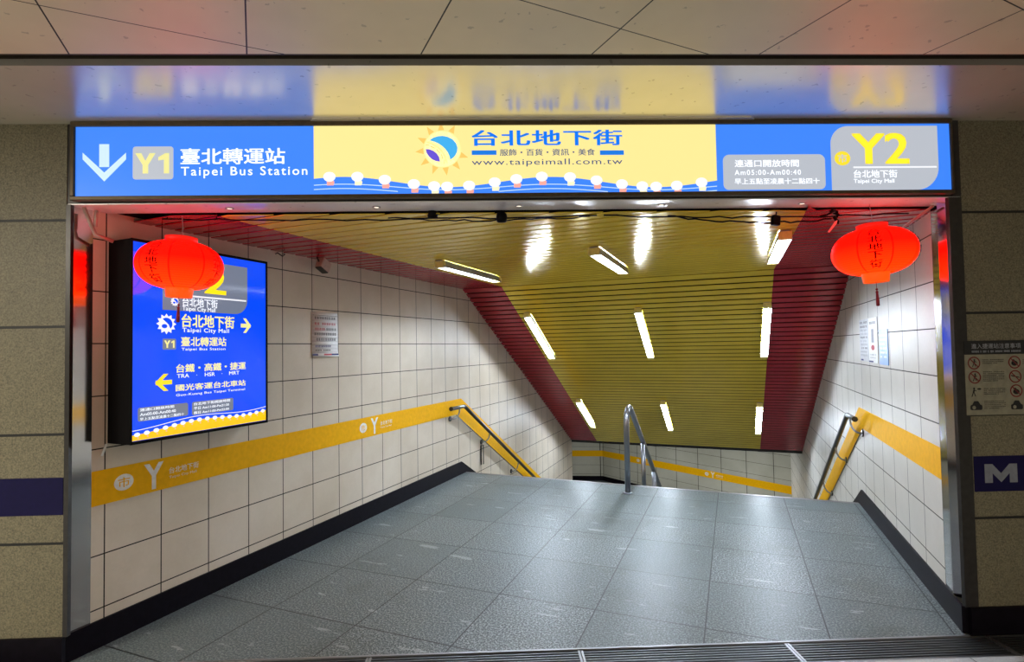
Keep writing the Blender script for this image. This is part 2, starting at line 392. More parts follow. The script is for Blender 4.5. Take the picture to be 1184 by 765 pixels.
m_.poly([(a0+t_, zb0), (a0+t_, zb0-.052), (xm, za+.002), (xm, za+.052)], f_).poly([(xm, za+.052), (xm, za+.002), (a1-t_, zb0-.052), (a1-t_, zb0)], f_)
o = bpy.data.objects.new('lettering', m_.mesh('lettering', M['greym'])); COL.objects.link(o); o.parent = bR; o['label'] = 'grey letter M'
# --- passage walls
fnL = lambda a, b, t: (PL-t, a, b)
fnR = lambda a, b, t: (PRW+t, a, b)
ZT = ZC+.06
def stairpoly(u0, u1, ue):
    return [(u0, -.1), (UC-.1, -.1), (UC+4.9, ZL-.1), (ue, ZL-.1), (ue, ZEND+.1 if ue <= UE+.1 else ZEND+.1), (UE, ZEND+.1), (UC, ZT), (u0, ZT)]
struct('wall_left', MB().prism(stairpoly(1.925, UC, UE+.02), fnL, 0, .12), M['tileL'], True)
struct('trim_10', MB().prism([(1.795, .14), (1.925, .14), (1.925, 2.431), (1.795, 2.431)], fnL, -.002, .02), M['steel'], True)
struct('wall_right', MB().prism(stairpoly(4.04, UC, 13.9), fnR, 0, .12), M['tileR'], True)
struct('trim_11', MB().prism([(3.93, .14), (4.04, .14), (4.04, 2.431), (3.93, 2.431)], fnR, -.002, .02).prism([(PRW-.002, 3.93), (PRW+.058, 3.87), (PRW+.10, 3.87), (PRW+.10, 3.93)], lambda a, b, t: (a, b, t), .14, 2.431), M['steel'], True)
struct('trim_15', MB().prism([(PRW, 3.77), (PRW+.058, 3.868), (PRW+.10, 3.868), (PRW+.10, 3.80)], lambda a, b, t: (a, b, t), 0, .145), M['base'], True)
def basepoly(u0): return [(u0, 0), (u0, .148), (UC-.1, .16), (UC+4.92, ZL+.16), (UC+4.92, ZL), (UC+.05, -.02)]
struct('baseboard_left', MB().prism(basepoly(1.80), fnL, -.014, 0), M['base'], True)
struct('baseboard_right', MB().prism(basepoly(3.765), fnR, -.014, 0), M['base'], True)
ts = math.tan(SL)
def band(ustart):
    z0, z1 = .779, .973; k = ts; ub = 6.30
    return [(ustart, z0), (ub-.10, z0), (UC+4.6, z0-k*(UC+4.6-ub+.10)), (UC+4.6, z1-k*(UC+4.6-ub-.04)), (ub+.04, z1), (ustart, z1)]
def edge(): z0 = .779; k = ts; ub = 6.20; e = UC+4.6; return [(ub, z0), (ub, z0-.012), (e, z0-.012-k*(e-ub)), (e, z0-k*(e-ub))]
struct('trim_shadow_left', MB().prism(edge(), fnL, -.006, 0), M['railblk'], True); struct('trim_shadow_right', MB().prism(edge(), fnR, -.006, 0), M['railblk'], True)  # thin dark strips standing in for the shadow line below the yellow stripe
bl = struct('trim_12', MB().prism(band(1.927), fnL, -.003, 0), M['yband'], True, 'yellow band along the left wall')
br = struct('trim_13', MB().prism(band(4.042), fnR, -.003, 0), M['yband'], True, 'yellow band along the right wall')
def band_mark(parent, boxes, fn, mats):           # white disc with the city sign, letter Y, two small lines
    (cu, cz, ru, rz), yb, t1, t2 = boxes
    mb = MB().poly(disc(cu, cz, ru, rz), fn(0), 0).text('市', fn(1), cu-ru*.62, cu+ru*.62, cz-rz*.62, cz+rz*.62, 1, .012, 1, True)
    mb.text('Y', fn(0), *yb, 0, .05, 1, True); mb.text('台北地下街', fn(0), *t1, 0, .012, 1, True); mb.text('Taipei City Mall', fn(0), *t2, 0, 0)
    o = bpy.data.objects.new('lettering', mb.mesh('lettering', mats)); COL.objects.link(o); o.parent = parent; o['label'] = 'white wayfinding mark printed on the yellow band'
fnLw = lambda k: (lambda a, b: (PL+.0042+.001*k, a, b))
for s_ in (2.098, 4.31):
    d = s_-2.098
    band_mark(bl, ((s_, .878, .055, .047), (2.215+d, 2.335+d, .795, .953), (2.372+d, 2.575+d, .865, .905), (2.372+d, 2.56+d, .832, .852)), fnLw, [M['wcirc'], M['yband']])
# --- passage ceiling: slats on a dark backing
ce = MB()
def slat(o, t, nrm, u0, w, p0, p1, m, p0b=None, p1b=None):
    """one slat: o(u) start on the profile, p0..p1 across (b values on the far edge)"""
    h = .006; c = .003
    prof = [(0, h), (0, c), (c, 0), (w-c, 0), (w, c), (w, h)]
    b = len(ce.v); n = len(prof)
    for k in (0, 1):
        for a, z in prof:
            far = a/w; pp = (p0*(1-far)+(p0b if p0b is not None else p0)*far) if k == 0 else (p1*(1-far)+(p1b if p1b is not None else p1)*far)
            q = o+t*(u0+a)+nrm*z; ce.v.append((pp, q.x, q.y))
    for i in range(n):
        k = (i+1) % n; ce._f([b+i, b+k, b+n+k, b+n+i], m)
    ce._f(list(range(b, b+n)), m); ce._f(list(range(b+n, b+2*n))[::-1], m)
RB0, RB1 = -2.74, .43
cst, snt = math.cos(TH), math.sin(TH)
pm = lambda u: min(PRW, (cst*u-3.172)/snt)
pit = .13; u = UC-.006
o2 = Vector((0, ZC)); t2 = Vector((1, 0)); n2 = Vector((0, 1))
while u-pit > 2.0:
    u0 = u-pit+.024; w = pit-.024
    segs = [(PL, RB0, 1), (RB0, RB1, 0), (RB1, PRW, 1)]
    for a, b, m in segs:
        bN, bF = min(b, pm(u0)), min(b, pm(u0+w))
        if bF <= a+.01: continue
        slat(o2, t2, n2, u0, w, a, max(bN, a+.001), m, a, bF)
    u -= pit
o3 = Vector((UC, ZC)); t3 = Vector((math.cos(SL), -math.sin(SL))); n3 = Vector((math.sin(SL), math.cos(SL)))
Lsl = (UE-UC)/math.cos(SL); pit = .111; s_ = .012
while s_+pit < Lsl+.02:
    for a, b, m in ((PL, RB0, 1), (RB0, RB1, 0), (RB1, PRW, 1)): slat(o3, t3, n3, s_, pit-.025, a, b, m)
    s_ += pit
# backing sheets
uA, uB = w2c(-2.3, 3.172), w2c(2.67, 3.172)
ce.prism([(PL, uA[1]+.01), (PRW, uB[1]+.01), (PRW, UC), (PL, UC)], lambda a, b, t: (a, b, t), ZC+.03, ZC+.04, 2)
q0 = o3+n3*.03; q1 = o3+t3*Lsl+n3*.03; q2 = q1+n3*.02; q3 = q0+n3*.02
ce.hexa([(PL, q0.x, q0.y), (PRW, q0.x, q0.y), (PRW, q1.x, q1.y), (PL, q1.x, q1.y), (PL, q3.x, q3.y), (PRW, q3.x, q3.y), (PRW, q2.x, q2.y), (PL, q2.x, q2.y)], 2)
struct('ceiling', ce, [M['slatY'], M['slatR'], M['dark']], True)
struct('trim_14', MB().box(PL, PRW, UE+.0, UE+.03, ZEND-.03, ZEND+.12), M['gunmetal'], True)
struct('ceiling_lower', MB().box(-7, 3, UE+.035, 20, ZEND+.06, ZEND+.1), M['wood'], True)
# --- walls of the lower passage
A = Vector((-5.6, 17.2)); B = Vector((-4.05, 17.66)); C = Vector((1.28, 14.5)); D = Vector((PRW+.10, 13.6))
def wallseg(name, P, Q, mat, t=.1, fromz=ZL, toz=ZEND+.06):
    d = (Q-P).normalized(); n = Vector((-d.y, d.x)); L = (Q-P).length
    def fn(a, b, tt): q = P+d*a+n*tt; return (q.x, q.y, b)
    struct('wall_lower_'+name, MB().prism([(0, fromz), (L, fromz), (L, toz), (0, toz)], fn, 0, t), mat, True)
    struct('baseboard_lower_'+name, MB().prism([(0, fromz), (L, fromz), (L, fromz+.145), (0, fromz+.145)], fn, -.012, 0), M['base'], True)
    return struct('trim_lower_'+name, MB().prism([(0, fromz+.779), (L, fromz+.779), (L, fromz+.973), (0, fromz+.973)], fn, -.004, 0), M['yband'], True), fn, L
wallseg('left', A, B, M['tileF'])
ty, fy_, Ly = wallseg('far', B, C, M['tileF'])
wallseg('right', C, D, M['tileF'])
for k, uo in enumerate((.62*Ly, .24*Ly)):
    fnB = lambda j: (lambda a, b: fy_(a, b, -.0055-.001*j))
    z = ZL+.876
    band_mark(ty, ((uo, z, .055, .047), (uo+.12, uo+.24, z-.08, z+.08), (uo+.28, uo+.48, z-.01, z+.03), (uo+.28, uo+.47, z-.045, z-.024)), fnB, [M['wcirc'], M['yband']])
struct('wall_lower_return', MB().box(-5.7, PL-.125, UE, UE+.1, ZL, ZEND+.06).box(-5.7, -5.6, UE, 17.2, ZL, ZEND+.06), M['tileF'], True)

# ================================================================== OVERHEAD SIGN
SY = 2.945
sg = Thing('overhead_sign', 'long illuminated blue and yellow sign box above the passage opening', 'sign', (0.16, FY, 2.46))
fx0, fz0 = FAC(87, 227, SY); fx1, fz1 = FAC(1097, 143.5, SY)
fz1 = 2.838; fz0 = 2.466
fr = MB()
X0, X1, Z0, Z1 = fx0-.022, fx1+.012, 2.444, ZH-.001
fr.box(X0, X1, SY-.012, FY, Z1-.027, Z1).box(X0, X1, SY-.012, FY, Z0, fz0).box(X0, fx0, SY-.012, FY, fz0, Z1-.027).box(fx1, X1, SY-.012, FY, fz0, Z1-.027)
bevel(sg.part('frame', fr, M['bronze']), .004)
sg.part('face', MB().box(fx0, fx1, SY, FY-.002, fz0, Z1-.027), M['sBlue'])
fn0 = lambda k: fnF(SY-.001-.0007*k)
fz1 = Z1-.027
def P(x, y): return FAC(x, y, SY)
def BX(x0, yb, x1, yt):
    a, b = P(x0, yb); c, d = P(x1, yt); return a, c, b, d
yx0, yx1 = P(363, 180)[0], P(829, 180)[0]
# yellow centre with its wavy lower edge
wave = lambda px: 210.3-5.9*math.cos((px-398)/240*2*PI)
NP = 48; top = []; lo = []
yl = MB()
pxs = [363+(829-363)*i/NP for i in range(NP+1)]
for a, b in zip(pxs, pxs[1:]):
    A0 = P(a, wave(a)); B0 = P(b, wave(b)); yl.quad([fn0(0)(A0[0], A0[1]), fn0(0)(B0[0], B0[1]), fn0(0)(B0[0], fz1), fn0(0)(A0[0], fz1)])
ctr = sg.part('centre_panel', yl, M['sYel'], label='pale yellow centre panel with a wavy lower edge')
wl = MB()
for off, ph in ((4.5, 0), (9.5, .25)):
    for a, b in zip(pxs[:-1], pxs[1:]):
        ya, yb = wave(a)*.55+.45*210+off+1.0, wave(b)*.55+.45*210+off+1.0
        if max(ya, yb) > 221.5: continue
        wl.quad([fn0(0)(*P(a, ya+.9)), fn0(0)(*P(b, yb+.9)), fn0(0)(*P(b, yb)), fn0(0)(*P(a, ya))])
sg.part('wave_lines', wl, M['sIce'], ctr)
blobs = [381, 413.3, 445, 478.6, 502, 517, 542.4, 572, 597, 626.4, 659, 689.6, 719, 742.5, 758.5, 782.4, 811]
for i, bx_ in enumerate(blobs):
    cx_, cz_ = P(bx_, wave(bx_)-.5); fl_ = MB()
    fl_.poly([(cx_-.014, cz_-.047), (cx_+.022, cz_-.047), (cx_+.027, cz_-.028), (cx_+.012, cz_-.01), (cx_-.014, cz_-.01)], fn0(1), 1 if i % 3 != 1 else 2)
    fl_.poly(disc(cx_, cz_, .033, .027, 18), fn0(2), 0)
    sg.part('white_figure', fl_, [M['sWhite'], M['sPink'], M['sCream']], ctr, 'small white round figure on the wavy edge')
# sun emblem
ecx, ecz = P(511.5, 172.3); pxm = .004806
sun = MB(); V = lambda x, y: ((ecx+(x-375)/9*pxm), ecz-(y-290)/9*pxm)
sun.poly(disc(ecx, ecz, 20.5*pxm), fn0(0), 4)
for k in range(11):
    a = math.radians(62+k*31.0)
    if k in (10,): continue
    c_, s2 = math.cos(a), math.sin(a); r0, r1, hw = 21.5*pxm, 31*pxm, 3.6*pxm
    sun.poly([(ecx+c_*r0+s2*hw, ecz+s2*r0-c_*hw), (ecx+c_*r1, ecz+s2*r1), (ecx+c_*r0-s2*hw, ecz+s2*r0+c_*hw)], fn0(1), 0)
blue = [(245, 200), (285, 172), (330, 158), (378, 154), (430, 164), (480, 190), (515, 230), (530, 275), (525, 320), (505, 358), (480, 384), (455, 400), (446, 362), (430, 325), (405, 290), (372, 258), (335, 232), (295, 214)]
sun.poly([V(*q) for q in blue][::-1], fn0(1), 1)
pur = [(205, 290), (245, 293), (285, 310), (318, 338), (340, 372), (350, 420), (310, 414), (270, 396), (238, 366), (215, 330)]
sun.poly([V(*q) for q in pur][::-1], fn0(1), 2)
arc1 = [(212, 225), (260, 240), (320, 272), (368, 322), (398, 380), (408, 432)]
for (qa, qb) in zip(arc1, arc1[1:]):
    sun.poly([V(qa[0], qa[1]), V(qb[0], qb[1]), V(qb[0]+14, qb[1]-10), V(qa[0]+8, qa[1]-14)][::-1], fn0(1), 3)
    sun.poly([V(qa[0]-8, qa[1]+24), V(qb[0]-22, qb[1]+14), V(qb[0]-16, qb[1]+8), V(qa[0]-4, qa[1]+16)][::-1], fn0(1), 0)
sg.part('emblem', sun, [M['sOr'], M['sSky'], M['sPur'], M['sYel'], M['sCream']], ctr, 'sun emblem with blue and violet crescents')
t = MB(); t.text('台北地下街', fn0(1), *BX(545.5, 168.8, 719.2, 149.8), 0, .028, 1.06)
for x0, x1 in ((545.5, 574), (693.7, 721.2)):
    a, c, b, d = BX(x0, 179.2, x1, 173.8); t.poly([(a, b), (c, b), (c, d), (a, d)], fn0(1))
t.text('服飾・百貨・資訊・美食', fn0(1), *BX(578, 180.2, 687.8, 171.8), 1, .012)
t.text('www.taipeimall.com.tw', fn0(1), *BX(545.5, 193, 719.6, 183), 1, .004, 1.1)
sg.part('lettering', t, [M['sDeep'], M['sInk']], ctr, 'blue lettering on the yellow panel')
# left end: arrow, badge, station name
def px_poly(mb, pts, k, m=0): mb.poly([P(*q) for q in pts], fn0(k), m)
ar = MB(); q = lambda x, y: (80+x/4.083, 130+y/4.083)
px_poly(ar, [q(143, 150), q(190, 150), q(190, 258), q(143, 258)][::-1], 1)
px_poly(ar, [q(65, 190), q(167, 284), q(167, 326), q(65, 222)][::-1], 2); px_poly(ar, [q(270, 190), q(270, 222), q(167, 326), q(167, 284)][::-1], 2)
sg.part('arrow', ar, M['sIce'], label='pale downward arrow')
a, c, b, d = BX(153.5, 207.6, 200.7, 169.2)
bd = sg.part('badge', MB().poly(rrect(a, c, b, d, .016), fn0(0)), M['sGrey'], label='grey rounded badge reading Y1')
sg.part('lettering', y_one(MB(), fn0(1), *BX(156.6, 200.7, 197, 177)), M['sPale'], bd)
t = MB(); t.text('臺北轉運站', fn0(1), *BX(208.8, 190.3, 329.8, 171), 0, .022); t.text('Taipei Bus Station', fn0(1), *BX(209.3, 206.3, 355.5, 192), 0, .012, 1.22)
sg.part('lettering', t, M['sWhite'], label='white lettering beside the Y1 badge')
# right end: hours box and Y2 block
a, c, b, d = BX(836.7, 219.6, 953.5, 178.2)
hb = sg.part('hours_panel', MB().poly(rrect(a, c, b, d, (.03, .03, .035, .035)), fn0(0)), M['sGrey'], label='grey rounded panel with the opening hours')
t = MB(); t.text('連通口開放時間', fn0(1), *BX(849.4, 193.2, 923.4, 184.4), 0, .02); t.text('Am05:00-Am00:40', fn0(1), *BX(849.4, 202.5, 925.8, 196), 0, .012, 1.25); t.text('早上五點至凌晨十二點四十', fn0(1), *BX(849.4, 213.2, 947.4, 205.6), 0, .02)
sg.part('lettering', t, M['sWhite'], hb)
a, c, b, d = BX(962, 219.6, 1083.3, 148.5); 
yb = sg.part('exit_panel', MB().poly(rrect(a, c, fz0+.001, fz1-.012, (0, .13, 0, .10), 10), fn0(0)), M['sGrey'], label='large grey panel with a yellow Y2')
t = MB(); t.text('Y2', fn0(1), *BX(985.3, 189.7, 1050.2, 153.6), 0, .03)
cc = P(973.8, 183.1); t.poly(disc(cc[0], cc[1], .045, .04), fn0(1), 0); t.text('市', fn0(2), cc[0]-.026, cc[0]+.026, cc[1]-.024, cc[1]+.024, 2, .01)
a, c, b, d = BX(986.5, 194.4, 1082.8, 192.3); t.poly([(a, b), (c, b), (c, b+.009), (a, b+.009)], fn0(1), 1)
t.text('台北地下街', fn0(1), *BX(987, 205.6, 1037.2, 196.2), 1, .02); t.text('Taipei City Mall', fn0(1), *BX(987, 213, 1033.8, 206.6), 1, .016)
sg.part('lettering', t, [M['sLem'], M['sWhite'], M['sGrey']], yb)

# ================================================================== INFORMATION SCREEN ON THE LEFT WALL
DP = PL+.20
uL0, _ = SIDE(152, 400, DP); uL1, _ = SIDE(308.5, 400, DP)
zb, zt = 1.128, 2.262
sc = Thing('information_screen', 'black framed blue information screen on left wall behind the lantern', 'screen', (PL, (uL0+uL1)/2, zb), True)
hs = MB().box(PL+.001, DP-.004, uL0-.004, uL1+.004, zb-.012, zt+.012)
bevel(sc.part('housing', hs, M['blackp']), .006)
fr = MB().box(DP-.004, DP+.004, uL0-.004, uL1+.004, zb-.012, zb+.006).box(DP-.004, DP+.004, uL0-.004, uL1+.004, zt-.004, zt+.012).box(DP-.004, DP+.004, uL0-.004, uL0+.004, zb+.006, zt-.004).box(DP-.004, DP+.004, uL1-.010, uL1+.004, zb+.006, zt-.004)
sc.part('bezel', fr, M['blackp'])
fa = sc.part('display', MB().box(DP-.004, DP-.001, uL0+.004, uL1-.010, zb+.006, zt-.004), M['dBlue'])
fnD = lambda k: (lambda a, b: (DP+.0002+.0006*k, a, b))
def S(x, y): return SIDE(x, y, DP)
def SB(x0, yb_, x1, yt_):
    a, b = S(x0, yb_); c, d = S(x1, yt_); return a, c, b, d
# grey Y2 block
a = S(187.8, 350)[0]; c = S(286, 330)[0]; b = S(240, 361)[1]; d = S(286, 309.5)[1]
gp = sc.part('exit_panel', MB().poly(rrect(a, c, b, d, (0, .10, 0, .08), 8), fnD(0)), M['dGrey'], fa, 'grey panel with a yellow Y2')
t = MB(); t.text('Y2', fnD(1), S(199, 330)[0], S(261.5, 330)[0], S(261, 341.3)[1], S(261, 312)[1], 0, .03)
aa, zz = S(252, 345.2); t.poly([(S(220, 344)[0], zz-.004), (S(284.5, 347)[0], zz-.004), (S(284.5, 347)[0], zz+.006), (S(220, 344)[0], zz+.006)], fnD(1), 1)
t.text('台北地下街', fnD(1), *SB(210.8, 353.6, 251.6, 346.6), 1, .02); t.text('Taipei City Mall', fnD(1), *SB(210.8, 360.2, 249, 356.2), 1, .014)
def sunmark(mb, cx_, cz_, r, fn, mW, mB):
    for k in range(12):
        a = 2*PI*k/12; c_, s2 = math.cos(a), math.sin(a)
        mb.poly([(cx_+c_*r*.68+s2*r*.2, cz_+s2*r*.68-c_*r*.2), (cx_+c_*r, cz_+s2*r), (cx_+c_*r*.68-s2*r*.2, cz_+s2*r*.68+c_*r*.2)], fn(1), mW)
    mb.poly(disc(cx_, cz_, r*.7), fn(1), mW)
    mb.poly([(cx_+r*.6*math.cos(t_), cz_+r*.6*math.sin(t_)) for t_ in [math.radians(-50+i*18) for i in range(11)]]+[(cx_-r*.1, cz_+r*.22), (cx_+r*.2, cz_-r*.05)], fn(2), mB)
    mb.poly(disc(cx_-r*.2, cz_-r*.22, r*.28, r*.2), fn(2), mB)
x_, z_ = S(202.4, 348.5); sunmark(t, x_, z_, .03, fnD, 1, 2)
sc.part('lettering', t, [M['dYel'], M['dWhite'], M['dBlue']], gp)
t = MB(); x_, z_ = S(192.4, 374.3); sunmark(t, x_, z_, .062, fnD, 0, 1)
sc.part('emblem', t, [M['dWhite'], M['dBlue']], fa, 'white sun emblem')
t = MB()
t.text('台北地下街', fnD(1), *SB(209.8, 378, 271, 365.9), 0, .03); t.text('臺北轉運站', fnD(1), *SB(209.3, 400.2, 261.6, 389.9), 0, .026)
t.text('台鐵・高鐵・捷運', fnD(1), *SB(203.5, 430.8, 284, 418.1), 0, .026); t.text('國光客運台北車站', fnD(1), *SB(203, 452.3, 284, 438.6), 0, .026)
t.text('Taipei City Mall', fnD(1), *SB(210.8, 385.2, 264.7, 380.3), 1, .016, 1.12); t.text('Taipei Bus Station', fnD(1), *SB(209.8, 406, 260.6, 401.6), 1, .016, 1.12)
t.text('TRA    ·    HSR    ·    MRT', fnD(1), *SB(204.5, 437, 276.7, 428.5), 1, .014); t.text('Guo-Kuang Bus Taipei Terminal', fnD(1), *SB(203.5, 459, 283.1, 448.2), 1, .016, 1.08)
sc.part('lettering', t, [M['dCream'], M['dWhite']], fa, 'cream and white place names')
t = MB(); a, c, b, d = SB(187.8, 404, 203.5, 391.5)
bd = sc.part('badge', MB().poly(rrect(a, c, b, d, .008), fnD(0)), M['dGrey'], fa)
sc.part('lettering', y_one(MB(), fnD(1), a+.01, c-.008, b+.01, d-.01), M['dCream'], bd)
def arrow(cx_, cz_, w, h, sgn):
    mb = MB(); k = h*.22
    mb.poly([(cx_-w/2, cz_-k*.6), (cx_+w/2-.005, cz_-k*.6), (cx_+w/2-.005, cz_+k*.6), (cx_-w/2, cz_+k*.6)] if sgn > 0 else [(cx_-w/2+.005, cz_-k*.6), (cx_+w/2, cz_-k*.6), (cx_+w/2, cz_+k*.6), (cx_-w/2+.005, cz_+k*.6)], fnD(1))
    tip = cx_+sgn*w/2
    for s2 in (1, -1): mb.poly([(tip, cz_), (tip-sgn*w*.5, cz_+s2*h/2), (tip-sgn*w*.78, cz_+s2*h/2), (tip-sgn*w*.30, cz_)], fnD(2))
    return mb
x_, z_ = S(284.3, 376.4); sc.part('arrow', arrow(x_, z_, .085, .10, 1), M['dCream'], fa, 'pale yellow arrow pointing right')
x_, z_ = S(189, 442); sc.part('arrow', arrow(x_, z_, .105, .10, -1), M['dYel'], fa, 'yellow arrow pointing left')
for (bx, lines_) in (((159.2, 487.6, 217.5, 465.2), ('連通口開放時間', 'Am05:00-Am00:40', '早上五點至凌晨十二點四十')), ((221.9, 480, 269.8, 459.5), ('台北地下街開放時間', '平日 Am11:00-Pm21:30', '假日 Am11:00-Pm22:00'))):
    a, c, b, d = SB(*bx); b2 = b 
    pn = sc.part('hours_panel', MB().poly(rrect(a, c, b2, d, .012), fnD(0)), M['dGrey'], fa)
    t = MB(); h = (d-b2)/3; wd = (.72, .76, .95) if a < 2.3 else (.95, .92, .92)
    for i, ln in enumerate(lines_): t.text(ln, fnD(1), a+.012, a+.012+(c-a-.024)*wd[i], d-h*(i+1)+.004, d-h*i-.005, 0, .022)
    sc.part('lettering', t, M['dWhite'], pn)
t = MB(); N_ = 40; w0, w1 = uL0+.005, uL1-.011
wv = lambda f: zb+.052+.012*math.sin(f*2*PI*1.2-1.6)+.032*f
for i in range(N_):
    f0, f1 = i/N_, (i+1)/N_; A0, A1 = w0+(w1-w0)*f0, w0+(w1-w0)*f1
    t.quad([fnD(0)(A0, zb+.008), fnD(0)(A1, zb+.008), fnD(0)(A1, wv(f1)), fnD(0)(A0, wv(f0))], 0)
    t.quad([fnD(0)(A0, wv(f0)+.022), fnD(0)(A1, wv(f1)+.022), fnD(0)(A1, wv(f1)+.026), fnD(0)(A0, wv(f0)+.026)], 1)
for i in range(17):
    f = (i+.5)/17; t.poly(disc(w0+(w1-w0)*f, wv(f), .017, .012, 12), fnD(1), 1); t.poly(disc(w0+(w1-w0)*f+.006, wv(f)-.02, .005, .005, 8), fnD(1), 2)
sc.part('sand_wave', t, [M['dSand'], M['dWhite'], M['sPink']], fa, 'yellow wavy strip along the lower edge')
sc.part('cable', MB().tube([(PL+.02, uL0-.02, zb-.012), (PL+.015, uL0-.03, zb-.05), (PL+.008, uL0-.035, zb-.075)], .006, 8), M['whitep'])

# ================================================================== FLUORESCENT LIGHTS
LEN = 1.29
fxt = MB()
fxt.box(-.03, .03, -LEN/2, LEN/2, -.008, -.0005)                                # spine
prof = [(-.034, -.008), (-.043, -.062), (-.046, -.062), (-.038, -.004)]
for s_ in (1, -1):
    fxt.prism([(s_*a, b) for a, b in prof], lambda a, b, t: (a, t, b), -LEN/2, LEN/2)
def make_light(label, origin, rot):
    T = Thing('fluorescent_light', label, 'ceiling light', origin, True, 'fluorescent tube lights on the slatted ceiling', rot, local=True)
    T.part('housing', fxt, M['trough'])
    for s_ in (1, -1): T.part('tube', MB().tube([(s_*.017, -.6, -.026), (s_*.017, .6, -.026)], .0095, 12), M['tubeglow'], label='glowing white tube')
    for s_ in (1, -1):
        y0, y1 = sorted((s_*.6, s_*(LEN/2+.004)))
        bevel(T.part('end_cap', MB().box(-.044, .044, y0, y1, -.065, -.008), M['capy']), .004)
    return T.o
rows = [(ZC, 4.86, (-2.4, -1.0, .36), 'flat ceiling', 0), (None, 7.53, (-2.6, -1.1, .385), 'top of sloping ceiling', -SL), (None, 10.08, (-2.6, -1.12, .37), 'bottom of sloping ceiling', -SL)]
side = ('beside the left red strip', 'amid the yellow slats', 'beside the right red strip')
first = None
for z, uc, ps, where, tilt in rows:
    zz = z if z else ZC-(uc-UC)*math.tan(SL)
    for p_, sd in zip(ps, side):
        lab = 'tube light on %s %s' % (where, sd)
        rot = (tilt, 0, -TH)
        if first is None: first = make_light(lab, (p_, uc, zz-.001), rot)
        else: copy_thing(first, (p_, uc, zz-.001), True, lab, rot)

# ================================================================== LANTERNS
def make_lantern(label, origin, spin, tilt):
    T = Thing('paper_lantern', label, 'lantern', origin, False, 'red paper lanterns under the sign', (tilt[0], tilt[1], spin), local=True)
    R_, H_ = .214, .128
    pr_ = []
    for i in range(25):
        a = -1.25+2.5*i/24; pr_.append((R_*math.cos(a)**.74, H_*math.sin(a)/math.sin(1.25)))
    body = T.part('shade', MB().lathe(pr_, n=64), M['lantern'])
    rt = pr_[-1][0]
    T.part('top_collar', MB().lathe([(rt*.62, H_-.004), (.078, H_+.002), (.080, H_+.030), (.074, H_+.032), (.072, H_+.002)], n=40), M['collar'])
    T.part('bottom_collar', MB().lathe([(.070, -H_+.004), (.064, -H_-.05), (.058, -H_-.05), (.062, -H_+.002)], n=40), M['collarO'], label='orange lower collar')
    # seams, ribs of wire
    def surf(a0):
        def fn(a, b):
            # a along the girth (metres at the widest), b height
            zz = max(-H_*.98, min(H_*.98, b)); al = math.asin(zz*math.sin(1.25)/H_); r = R_*math.cos(al)**.74+.008
            ph = a0+a/R_; return (r*math.sin(ph), -r*math.cos(ph), b)
        return fn
    for k in range(4):
        mb = MB(); f = surf(k*PI/2); hs_ = [.106, .062, .018, -.026, -.070]
        for ch, zt_ in zip('台北地下街', hs_): mb.text(ch, f, -.034, .034, zt_-.040, zt_, 0, .03, 1, True)
        T.part('lettering', mb, M['link'], body, 'dark vertical lettering')
    T.part('hanging_wire', MB().tube([(0, 0, H_+.03), (.004, .004, H_+.08), (-.003, 0, H_+.15)], .0022, 6), M['alu'])
    T.part('hanger', MB().tube([(-.078, 0, H_+.026), (0, 0, H_+.036), (.078, 0, H_+.026)], .002, 6), M['alu'])
    ts_ = MB().tube([(0, 0, -H_-.03), (0, 0, -H_-.085)], .0015, 6).lathe([(.001, -H_-.083), (.008, -H_-.09), (.001, -H_-.098)], n=10)
    ts_.lathe([(.003, -H_-.098), (.008, -H_-.105), (.006, -H_-.112), (.009, -H_-.155), (.009, -H_-.185), (.001, -H_-.188)], n=10)
    T.part('tassel', ts_, M['tassel'], label='dark red tassel')
    return T
YL = 3.06
xa, za = FAC(208.5, 307, YL); T1 = make_lantern('red paper lantern hanging in front of the blue information screen', (xa, YL, za), math.radians(-7), (0, math.radians(2.5)))
YR = 3.06
xb, zb_ = FAC(1010.3, 291, YR); T2 = make_lantern('red paper lantern hanging beside the right wall and mirror jamb', (xb, YR, zb_), math.radians(-34), (0, math.radians(-2)))

# ================================================================== HANDRAILS
def handrail(label, p, pw, u_tip, u_bend, mounts, sgn):
    T = Thing('handrail', label, 'handrail', (pw, u_tip, .0), True)
    z0 = .882; k = math.tan(SL)+.02; ue = UC+4.75
    pts = [(p, u_tip+.02, z0+.004), (p, u_bend-.04, z0)]
    for i in range(5):
        a = i/4; pts.append((p, u_bend-.03+.06*a, z0-.03*k*a*a*1.1))
    pts.append((p, ue, z0-k*(ue-u_bend)))
    r = T.part('rail', MB().tube(pts[2:], .024, 14), M['railblk'])
    T.part('rail_end', MB().tube([pts[0], pts[1], pts[2]], .0225, 14), M['tube'], label='bright steel end piece')
    T.part('end_cap', MB().tube([(p, u_tip, z0+.004), (p, u_tip+.022, z0+.004)], .026, 14), M['gunmetal'])
    for um, zm in mounts:
        zr = (z0 if um < u_bend-.05 else z0-k*(um+.10-u_bend)); ur = um+.10
        zr = z0-.02 if ur < u_bend else z0-k*(ur-u_bend)-.02
        m1 = MB(); q0 = Vector((p, ur, zr)); q3 = Vector((pw, um, zm)); q1 = q0+Vector((0, .0, -.09)); q2 = q3+Vector((-sgn*.06, .03, -.015))
        pt = []
        for i in range(11):
            t_ = i/10; pt.append(q0*(1-t_)**3+q1*3*t_*(1-t_)**2+q2*3*t_*t_*(1-t_)+q3*t_**3)
        b_ = T.part('bracket', m1.tube(pt, .0095, 10), M['tube'])
        T.part('wall_plate', MB().tube([(pw-sgn*.0005, um, zm), (pw-sgn*.012, um, zm)], .034, 16), M['railblk'], b_)
    return T
mk = lambda u0, z0: [(u0, z0)]+[(u0+.9+i*1.08, z0-.435-i*.64) for i in range(4)]
